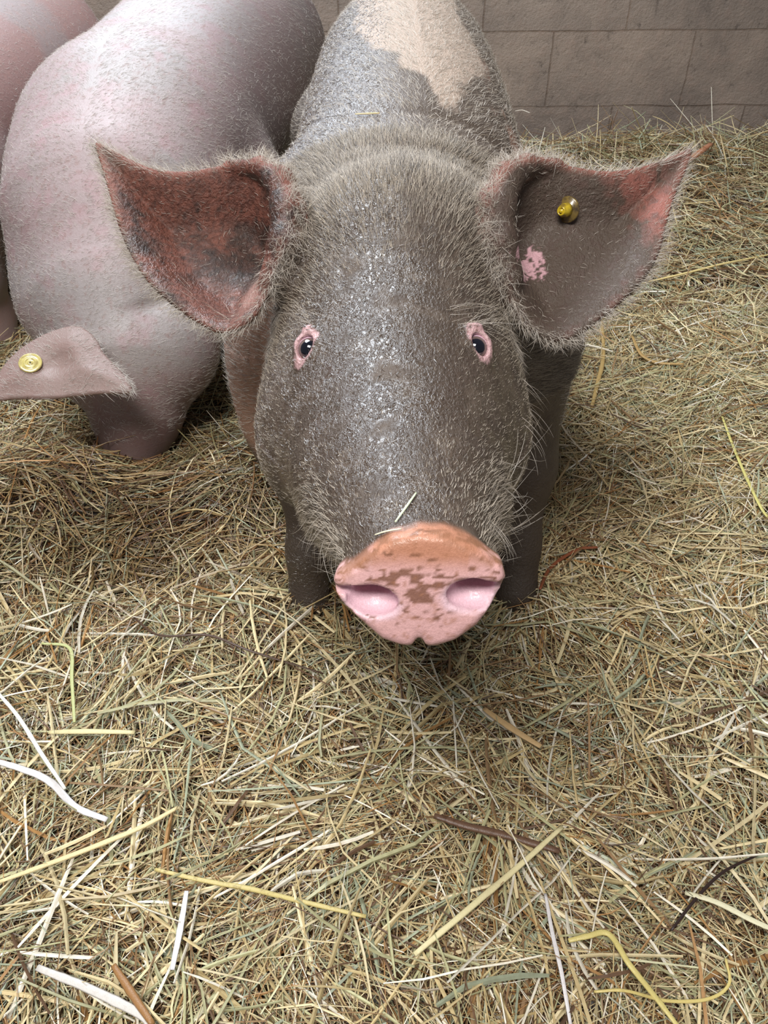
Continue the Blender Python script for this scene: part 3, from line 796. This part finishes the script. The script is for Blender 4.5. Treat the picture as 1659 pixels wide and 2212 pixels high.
t2 = disc_mesh('ear_tag', h, n, [(0, -.001), (.0165, -.001), (.0172, .0005), (.0172, .002), (.0160, .003), (.0150, .0024), (.0100, .0022), (.0096, .0028), (.0072, .0028), (.0068, .0022), (.004, .0024), (.0035, .003), (.0018, .003), (.0012, .001), (0, .001)], YEL2, pig2); t2['label'] = 'round pale yellow ear tag'
disc_mesh('ear_tag_pin', h, n, [(0, .0015), (.0011, .0015), (.001, .0034), (0, .0034)], DARK, t2, 16)

# ================================================================ THIRD PIG (top left corner)
T3 = [(1.30, -1.03, .06, .42, .47, .37, 2, 2), (1.40, -1.03, .15, .42, .55, .28, 2, 2), (1.60, -1.03, .215, .43, .63, .22, 2.1, 2.1),
      (2.0, -1.03, .24, .44, .67, .21, 2.2, 2.2), (2.5, -1.03, .235, .45, .67, .23, 2.2, 2.2), (2.75, -1.03, .16, .47, .62, .33, 2, 2), (2.85, -1.03, .05, .48, .53, .43, 2, 2)]
def sd_pig3(p):
    f = loft(p, T3); f = np.maximum(f, np.maximum(p[:, 1]-2.85, 1.30-p[:, 1]))
    f = smin(f, chain(p, [((-1.03, 1.62, .44), .18), ((-1.06, 1.42, .42), .15), ((-1.10, 1.27, .36), .11), ((-1.12, 1.12, .27), .055)], .04), .08)
    L = [[((x+dx, y, .40), .12), ((x+dx, y-.03*(-1 if y > 2 else 1), .2), .055), ((x+dx, y, .1), .036), ((x+dx, y-.02, .035), .040)] for x in (-1.03,) for dx in (-.13, .13) for y in (1.65, 2.52)]
    f = smin(f, legs(p, L), .06)
    for dx in (-.10, .10):
        f = smin(f, ellipsoid(p, (-1.05+dx, 1.38, .56), (.05, .018, .075)), .02)
    return f
def color3(V, N):
    n1 = fbm(V, 5, 61); n3 = fbm(V, 200, 49)
    col = np.tile(srgb(150, 120, 115), (len(V), 1)); col = lerp(col, np.tile(srgb(146, 130, 127), (len(V), 1)), sstep(.42, .6, n1))
    col = lerp(col, np.tile(srgb(160, 124, 114), (len(V), 1)), .4*sstep(.60, .72, n3))
    return col, np.full(len(V), .05)
pig3, V3, F3, N3, A3 = simple_pig('pig', sd_pig3, (-1.32, 1.04, -.01), (-.74, 2.88, .70), .010, color3, PINKSKIN, (-1.03, 2.0, 0),
    'pink pig in the top left corner, only its flank in view')
p, n = sample(V3, F3, N3, A3, 14000, lambda c, n: (c[:, 2] > .2)*(c[:, 0] > -1.2)*(c[:, 1] > 1.5))
fl = np.zeros_like(p); fl[:, 1] = .7; fl[:, 0] = .4; fl[:, 2] = -.3
hair_object('coat', p, n, fl, rng.uniform(.008, .016, len(p)), np.full(len(p), .25), .00024, WHITEH, pig3, npts=4)

# ================================================================ STRAW
GB = [(rng.uniform(-1.6, 1.6), rng.uniform(-.1, 3.0), rng.uniform(.05, .16), rng.normal(0, .014)) for _ in range(150)] + [(rng.uniform(-.8, .8), rng.uniform(0, 1.4), rng.uniform(.02, .05), rng.normal(0, .012)) for _ in range(160)]
def gz(x, y):
    z = .035 + 0*x
    z = z + .06*sstep(.35, 1.0, x)*sstep(.7, 1.5, y) + .03*sstep(2.2, 2.9, y)
    z = z + .085*np.exp(-(((x+.62)/.20)**2 + ((y-1.04)/.10)**2)) + .045*np.exp(-(((x+.46)/.14)**2 + ((y-1.03)/.08)**2)) + .05*np.exp(-(((x+.28)/.10)**2 + ((y-1.12)/.10)**2))
    z = z - .035*np.exp(-(((x+.35)/.22)**2 + ((y-.88)/.07)**2))
    z = z + .05*np.exp(-(((x-.05)/.5)**2 + ((y-.25)/.28)**2))
    for a, b, r, h in GB:
        m = np.exp(-((x-a)**2+(y-b)**2)/(r*r)); z = z + h*m
    return z
def straw_layer(N, x0, x1, y0, y1, wmin, wmax, lmin, lmax, zlo, zhi, pitch, palette, weights, flat=.35, kink=.25, dirbias=None):
    x = rng.uniform(x0, x1, N); y = rng.uniform(y0, y1, N)
    L = lmin*(lmax/lmin)**rng.random(N); w = wmin*(wmax/wmin)**(rng.random(N)**1.6)
    th = rng.uniform(0, math.pi, N)
    if dirbias is not None: 
        m = rng.random(N) < .45; th[m] = dirbias(x[m], y[m]) + rng.normal(0, .35, m.sum())
    clump = vnoise(np.stack([x, y, 0*x], 1), 9, 77); th = np.where(rng.random(N) < .5, clump*math.pi*2+rng.normal(0, .35, N), th)
    pt = rng.normal(0, pitch, N); R = 5; ts = np.linspace(-.5, .5, R)
    bend = rng.normal(0, .045, N); kk = (rng.random(N) < kink)*rng.normal(0, .5, N); kt = rng.uniform(-.3, .3, N)
    px = np.zeros((N, R)); py = np.zeros((N, R)); pz = np.zeros((N, R))
    h0 = rng.uniform(zlo, zhi, N); vb = rng.normal(0, .04, N)
    for i, t in enumerate(ts):
        lat = bend*(t*t*4-.3) + kk*np.maximum(t-kt, 0)
        px[:, i] = x + L*(np.cos(th)*t - np.sin(th)*lat); py[:, i] = y + L*(np.sin(th)*t + np.cos(th)*lat)
    g0 = gz(x, y)
    for i, t in enumerate(ts):
        gg = gz(px[:, i], py[:, i]); pz[:, i] = .5*g0+.5*gg + h0 + L*np.sin(pt)*t + L*vb*(t*t*4-.33)
    Pp = np.stack([px, py, pz], -1)
    T = np.gradient(Pp, axis=1); T /= np.sqrt((T**2).sum(-1))[..., None]+1e-9
    roll = rng.normal(0, .6, N)[:, None]
    sd = np.stack([-T[..., 1], T[..., 0], 0*T[..., 0]], -1); sd /= np.sqrt((sd**2).sum(-1))[..., None]+1e-9
    up = np.cross(T, sd); s2 = sd*np.cos(roll)[..., None] + up*np.sin(roll)[..., None]; u2 = np.cross(T, s2)
    fl = rng.uniform(flat, .9, N)[:, None, None]; tap = np.array([.75, 1, 1, 1, .55])[None, :, None]
    ww = .5*w[:, None, None]*tap
    ring = np.stack([Pp + s2*ww, Pp + u2*ww*fl*1.0, Pp - s2*ww, Pp - u2*ww*fl*.8], 2)  # N,R,4,3
    V = ring.reshape(-1, 3); base = (np.arange(N)*R*4)[:, None]; f = []
    for i in range(R-1):
        for j in range(4):
            f.append(np.concatenate([base+i*4+j, base+i*4+(j+1) % 4, base+(i+1)*4+(j+1) % 4, base+(i+1)*4+j], 1))
    f.append(np.concatenate([base+3, base+2, base+1, base], 1)); e = (R-1)*4
    f.append(np.concatenate([base+e, base+e+1, base+e+2, base+e+3], 1))
    f = np.concatenate(f)
    k = rng.choice(len(palette), N, p=np.array(weights)/sum(weights)); col = np.array([srgb(*c) for c in palette])[k]*rng.uniform(.75, 1.2, (N, 1))
    # browner straw round the rooting pig; body shade painted in round the front feet
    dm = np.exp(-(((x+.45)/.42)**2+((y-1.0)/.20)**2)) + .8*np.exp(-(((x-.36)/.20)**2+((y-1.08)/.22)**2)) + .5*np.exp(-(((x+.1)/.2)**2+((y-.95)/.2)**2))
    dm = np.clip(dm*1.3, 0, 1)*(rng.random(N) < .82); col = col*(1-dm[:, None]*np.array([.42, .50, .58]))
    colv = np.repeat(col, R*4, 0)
    ok = np.ones(N, bool)
    mid = Pp[:, 2]
    return V, f, colv
PALBR = [(232, 216, 172), (206, 186, 138), (190, 188, 146), (170, 178, 152), (156, 126, 92), (112, 86, 66), (244, 238, 220), (176, 134, 84)]
def dirb(x, y): return np.where(x > .35, .55, .2)
layers = []
D_ = DETAIL
WT = [3, 3, 2.2, 1.6, 2.2, 1.8, .7, 1.5]; WD = [1.5, 2, 1.5, 1.2, 3.5, 4, .3, 2]
layers.append(straw_layer(int(26000*D_), -.75, .75, .02, .95, .0009, .0026, .04, .16, -.030, -.004, .16, PALBR, WD))
layers.append(straw_layer(int(24000*D_), -.75, .75, .02, .95, .0008, .0026, .03, .17, -.012, .010, .16, PALBR, WT))
layers.append(straw_layer(int(2600*D_), -.75, .75, .02, .95, .0026, .0056, .06, .24, -.006, .016, .13, PALBR, [4, 3, 2, 1, .6, .4, 2, .6], kink=.15))
layers.append(straw_layer(int(22000*D_), -1.05, 1.05, .9, 1.75, .0012, .0032, .05, .18, -.030, .0, .22, PALBR, WD, dirbias=dirb))
layers.append(straw_layer(int(20000*D_), -1.05, 1.05, .9, 1.75, .0012, .0036, .05, .20, -.012, .014, .20, PALBR, WT, dirbias=dirb))
layers.append(straw_layer(int(9000*D_), .15, 1.0, .75, 1.7, .0012, .0042, .07, .22, -.004, .018, .14, PALBR, [5, 3, 2, 1, .8, .4, 2, .6], dirbias=dirb))
layers.append(straw_layer(int(26000*D_), -1.6, 1.9, 1.7, 3.0, .0018, .0048, .06, .22, -.02, .02, .22, PALBR, WT))
layers.append(straw_layer(int(700*D_), -1.3, 1.9, 2.55, 3.0, .002, .005, .10, .24, .0, .06, .7, PALBR, WT))
off = 0; VV = []; FF = []; CC = []
for li, (V, f, c) in enumerate(layers):
    if li in (0, 3): c = c*np.array([.62, .56, .50])   # shade between stalks painted into the lower straw
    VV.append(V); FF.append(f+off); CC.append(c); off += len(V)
# matted bottom layer as height field
gx = np.linspace(-1.9, 2.1, 400); gy = np.linspace(-.4, 3.02, 360); GX, GY = np.meshgrid(gx, gy, indexing='ij')
GZ = gz(GX.ravel(), GY.ravel()) - .030
base = np.stack([GX.ravel(), GY.ravel(), np.maximum(GZ, -.015)], 1)
I, J = np.meshgrid(np.arange(399), np.arange(359), indexing='ij'); q = (I*360+J).ravel()
bf = np.stack([q, q+360, q+361, q+1], 1)
VV.append(base); FF.append(bf+off); CC.append(lerp(np.tile(srgb(48, 36, 26), (len(base), 1)), np.tile(srgb(84, 64, 44), (len(base), 1)), fbm(base, 60, 3)))  # dark browns stand in for the deep shade seen between straws
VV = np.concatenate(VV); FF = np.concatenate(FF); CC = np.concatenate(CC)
yw = VV[:, 1]; VV[:, 1] = np.minimum(yw, WY - .01 + VV[:, 0]*math.tan(math.radians(2.0)))
VV[:, 2] = np.maximum(VV[:, 2], -.018)
m = NT('straw'); at = m.attr('Col'); nn = m.noise(m.coord('Object'), 90, 3, .6)
m.l(m.mixc(m.maprange(nn.outputs[0], .35, .7, 0, .45), at.outputs['Color'], m.mixc(1, at.outputs['Color'], (.50, .42, .34), 'MULTIPLY')), m.b.inputs['Base Color'])
m.b.inputs['Roughness'].default_value = .42
STRAW = m.m
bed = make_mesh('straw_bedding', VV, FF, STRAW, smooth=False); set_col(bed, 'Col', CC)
tag(bed, 'loose golden and greenish straw bedding covering the pen floor', 'straw', kind='stuff')

# ---------------------------------------------------------------- single stalks that stand out
def stalk(name, label, cat, px, width, col, flat=.4, group=None, on=None, lift=.024, dirt=.13, sides=8):
    """px: [(px,py)] lying on the straw (or [(px,py,d)] in the air)"""
    pts = []
    for q in px:
        if len(q) == 3: pts.append(P(*q)); continue
        r = ray(*q); z = .05
        if on is not None:
            h = march(on, *q); pts.append(h + .0015*grad(on, h)); continue
        for _ in range(12):
            d = (CAM_Z - z)/(-r[2]); p = CAM+d*r; z = .5*z + .5*(float(gz(np.array([p[0]]), np.array([p[1]]))[0]) + lift)
        pts.append(p)
    pts = np.array(pts); n = len(pts); t = np.linspace(0, n-1, (n-1)*8+1)
    # catmull-rom through the points
    ext = np.vstack([2*pts[0]-pts[1], pts, 2*pts[-1]-pts[-2]]); i = np.minimum(t.astype(int), n-2); u = (t-i)[:, None]
    p0, p1, p2, p3 = ext[i], ext[i+1], ext[i+2], ext[i+3]
    c = .5*(2*p1+(p2-p0)*u+(2*p0-5*p1+4*p2-p3)*u*u+(3*p1-p0-3*p2+p3)*u**3)
    c += np.cumsum(rng.normal(0, width*.04, c.shape), 0)*.3
    T = np.gradient(c, axis=0); T /= np.sqrt((T**2).sum(1))[:, None]
    sd = np.stack([-T[:, 1], T[:, 0], 0*T[:, 0]], 1); sd /= np.sqrt((sd**2).sum(1))[:, None]+1e-9; up = np.cross(T, sd)
    up[up[:, 2] < 0] *= -1
    M = len(c); tt = np.linspace(0, 1, M); w = .5*width*(.8+.3*np.sin(tt*math.pi))*(1+.10*(np.abs(((tt*3) % 1)-.5) < .06))
    V = []; 
    for j in range(sides):
        a = 2*math.pi*j/sides
        cs, sn = math.cos(a), math.sin(a)
        # a groove along the top, as in a split blade
        g = 1 - .35*max(0, sn)**6
        V.append(c + sd*(w*cs)[:, None] + up*(w*flat*sn*g)[:, None])
    V = np.stack(V, 1).reshape(-1, 3); f = []
    for k in range(M-1):
        for j in range(sides): f.append((k*sides+j, k*sides+(j+1) % sides, (k+1)*sides+(j+1) % sides, (k+1)*sides+j))
    V = np.vstack([V, c[0], c[-1]]); a0 = len(V)-2; tr = []
    for j in range(sides): tr.append((a0, (j+1) % sides, j)); tr.append((a0+1, (M-1)*sides+j, (M-1)*sides+(j+1) % sides))
    col = tuple(.97*q for q in col)
    m = NT(name); vec = m.coord('Object'); nn = m.noise(vec, 120, 4, .7); n2 = m.noise(vec, 700, 2)
    cc = m.mixc(m.maprange(nn.outputs[0], .52, .75, 0, min(1, dirt*2)), srgb(*col), tuple(np.array(srgb(*col))*np.array([.42, .34, .28])))
    m.l(cc, m.b.inputs['Base Color']); m.b.inputs['Roughness'].default_value = .4
    m.l(m.bump(n2.outputs[0], .4, .001), m.b.inputs['Normal'])
    o = make_mesh(name, V, [np.array(f), np.array(tr)], m.m, origin=pts[0])
    tag(o, label, cat, group); return o
G = 'single stalks on top of the straw bedding'
stalk('straw_stalk', 'thick cream straw stalk lying diagonally below the snout near the bottom edge', 'straw stalk', [(895, 2062), (1010, 1965), (1110, 1880), (1215, 1785)], .0062, (238, 226, 176), .7, G)
stalk('straw_stalk', 'white split straw blade standing almost upright in the lower left bedding', 'straw stalk', [(372, 2095), (388, 2010), (402, 1925)], .0060, (238, 236, 236), .25, G)
stalk('straw_stalk', 'wide pale grey straw blade at the bottom left corner', 'straw stalk', [(80, 2090), (190, 2135), (300, 2190), (330, 2225)], .0080, (214, 208, 200), .25, G)
stalk('straw_stalk', 'long cream straw stem rising to the right in the lower left bedding', 'straw stalk', [(-10, 1908), (150, 1850), (300, 1790), (385, 1745)], .0058, (230, 212, 160), .7, G)
stalk('straw_stalk', 'knotted straw stem across the lower middle beside the white blade', 'straw stalk', [(335, 1878), (430, 1900), (540, 1920), (640, 1945), (790, 1980)], .0050, (214, 196, 128), .7, G, dirt=.5)
stalk('straw_stalk', 'kinked yellow straw stem folded near the bottom right', 'straw stalk', [(1228, 2032), (1270, 2022), (1315, 2018), (1360, 2085), (1420, 2160), (1470, 2225)], .0055, (224, 208, 132), .6, G)
stalk('straw_stalk', 'thin yellow straw curling in a loop at the bottom right', 'straw stalk', [(1283, 2142), (1350, 2140), (1440, 2162), (1530, 2158), (1575, 2125), (1568, 2070)], .0030, (226, 206, 130), .7, G)
stalk('straw_stalk', 'bright white straw blade running down from the thick cream stalk', 'straw stalk', [(1178, 1930), (1192, 2010), (1212, 2100), (1232, 2215)], .0040, (236, 232, 232), .25, G)
stalk('straw_stalk', 'broad pale straw blade at the right edge near the bottom', 'straw stalk', [(1480, 1928), (1550, 1950), (1620, 1985), (1680, 2012)], .0060, (232, 226, 190), .3, G)
stalk('straw_stalk', 'broad white straw blade bending at the left edge', 'straw stalk', [(-20, 1640), (50, 1662), (110, 1690), (160, 1740), (230, 1770)], .0080, (232, 228, 226), .25, G)
stalk('straw_stalk', 'thin white straw crossing the left edge from above', 'straw stalk', [(-10, 1490), (40, 1550), (90, 1630), (140, 1705)], .0048, (236, 234, 222), .4, G, lift=.038)
stalk('straw_stalk', 'flat horizontal cream straw in the bedding at left', 'straw stalk', [(105, 1582), (180, 1580), (290, 1582)], .0070, (224, 210, 160), .3, G)
stalk('straw_stalk', 'long golden straw stem running right from the right ear', 'straw stalk', [(1385, 612), (1480, 590), (1560, 570), (1670, 548)], .0065, (226, 204, 140), .7, G)
stalk('straw_stalk', 'upright tan straw below the right ear beside the pig shoulder', 'straw stalk', [(1300, 690), (1303, 770), (1290, 830), (1278, 880)], .0085, (200, 170, 110), .7, G)
stalk('straw_stalk', 'curved tan straw stem in the bedding right of the pig', 'straw stalk', [(1365, 725), (1385, 765), (1420, 782), (1478, 785)], .0075, (190, 156, 100), .6, G)
stalk('straw_stalk', 'tan flat straw piece right of the middle below the snout', 'straw stalk', [(1045, 1530), (1100, 1570), (1168, 1612)], .0085, (214, 180, 130), .3, G)
stalk('straw_stalk', 'bright yellow straw stem slanting down at the far right edge', 'straw stalk', [(1560, 900), (1590, 980), (1640, 1090), (1670, 1130)], .0052, (220, 210, 130), .6, G)
stalk('straw_stalk', 'greenish forked straw stem in the bedding at the left', 'straw stalk', [(90, 1390), (150, 1400), (155, 1470), (160, 1560)], .0048, (196, 200, 140), .6, G)
stalk('straw_stalk', 'small white straw bit stuck to the wall beside the pig rump', 'straw stalk', [(1113, 240, 2.62), (1128, 238, 2.62), (1145, 244, 2.61)], .006, (226, 216, 200), .4, G)
stalk('straw_stalk', 'straw piece lying across the wet back of the muddy pig', 'straw stalk', [(768, 249), (795, 248), (820, 247)], .0035, (222, 196, 140), .5, G, on=sd_base)
stalk('straw_stalk', 'green and white straw bit stuck on the muddy nose bridge above the snout', 'straw stalk', [(855, 1131), (878, 1098), (899, 1068)], .0016, (206, 216, 182), .5, G, on=sd_base)
stalk('straw_stalk', 'short pale straw bit lying right above the top rim of the snout', 'straw stalk', [(812, 1158), (840, 1150), (868, 1146)], .0014, (224, 214, 180), .5, G, on=sd_pig)
stalk('twig', 'dark brown rough twig lying in the straw at the lower right', 'twig', [(938, 1762), (1010, 1785), (1100, 1806), (1210, 1838)], .0085, (112, 84, 66), .8, None, dirt=.6)
stalk('twig', 'thin black curved twig in the straw at the far bottom right', 'twig', [(1450, 2010), (1500, 1945), (1560, 1885), (1640, 1845)], .0030, (52, 36, 32), .8, None)
stalk('woody_stem', 'orange brown woody stem beside the tip of the right ear', 'plant stem', [(1470, 352), (1500, 336), (1536, 310)], .022, (206, 140, 104), .6, None, lift=.05)
stalk('woody_stem', 'reddish thin stem in the straw beside the front leg on the right', 'plant stem', [(1166, 1272), (1190, 1225), (1245, 1188), (1290, 1182)], .0055, (140, 78, 48), .7, None)
stalk('woody_stem', 'brown broken stem pair sticking up at the bottom left edge', 'plant stem', [(245, 2085), (280, 2140), (330, 2215)], .0070, (160, 116, 70), .8, None)
stalk('woody_stem', 'thin dark stem curving across the straw left of the snout', 'plant stem', [(290, 1335), (345, 1372), (450, 1372), (540, 1405), (700, 1455)], .0035, (84, 62, 48), .7, None)
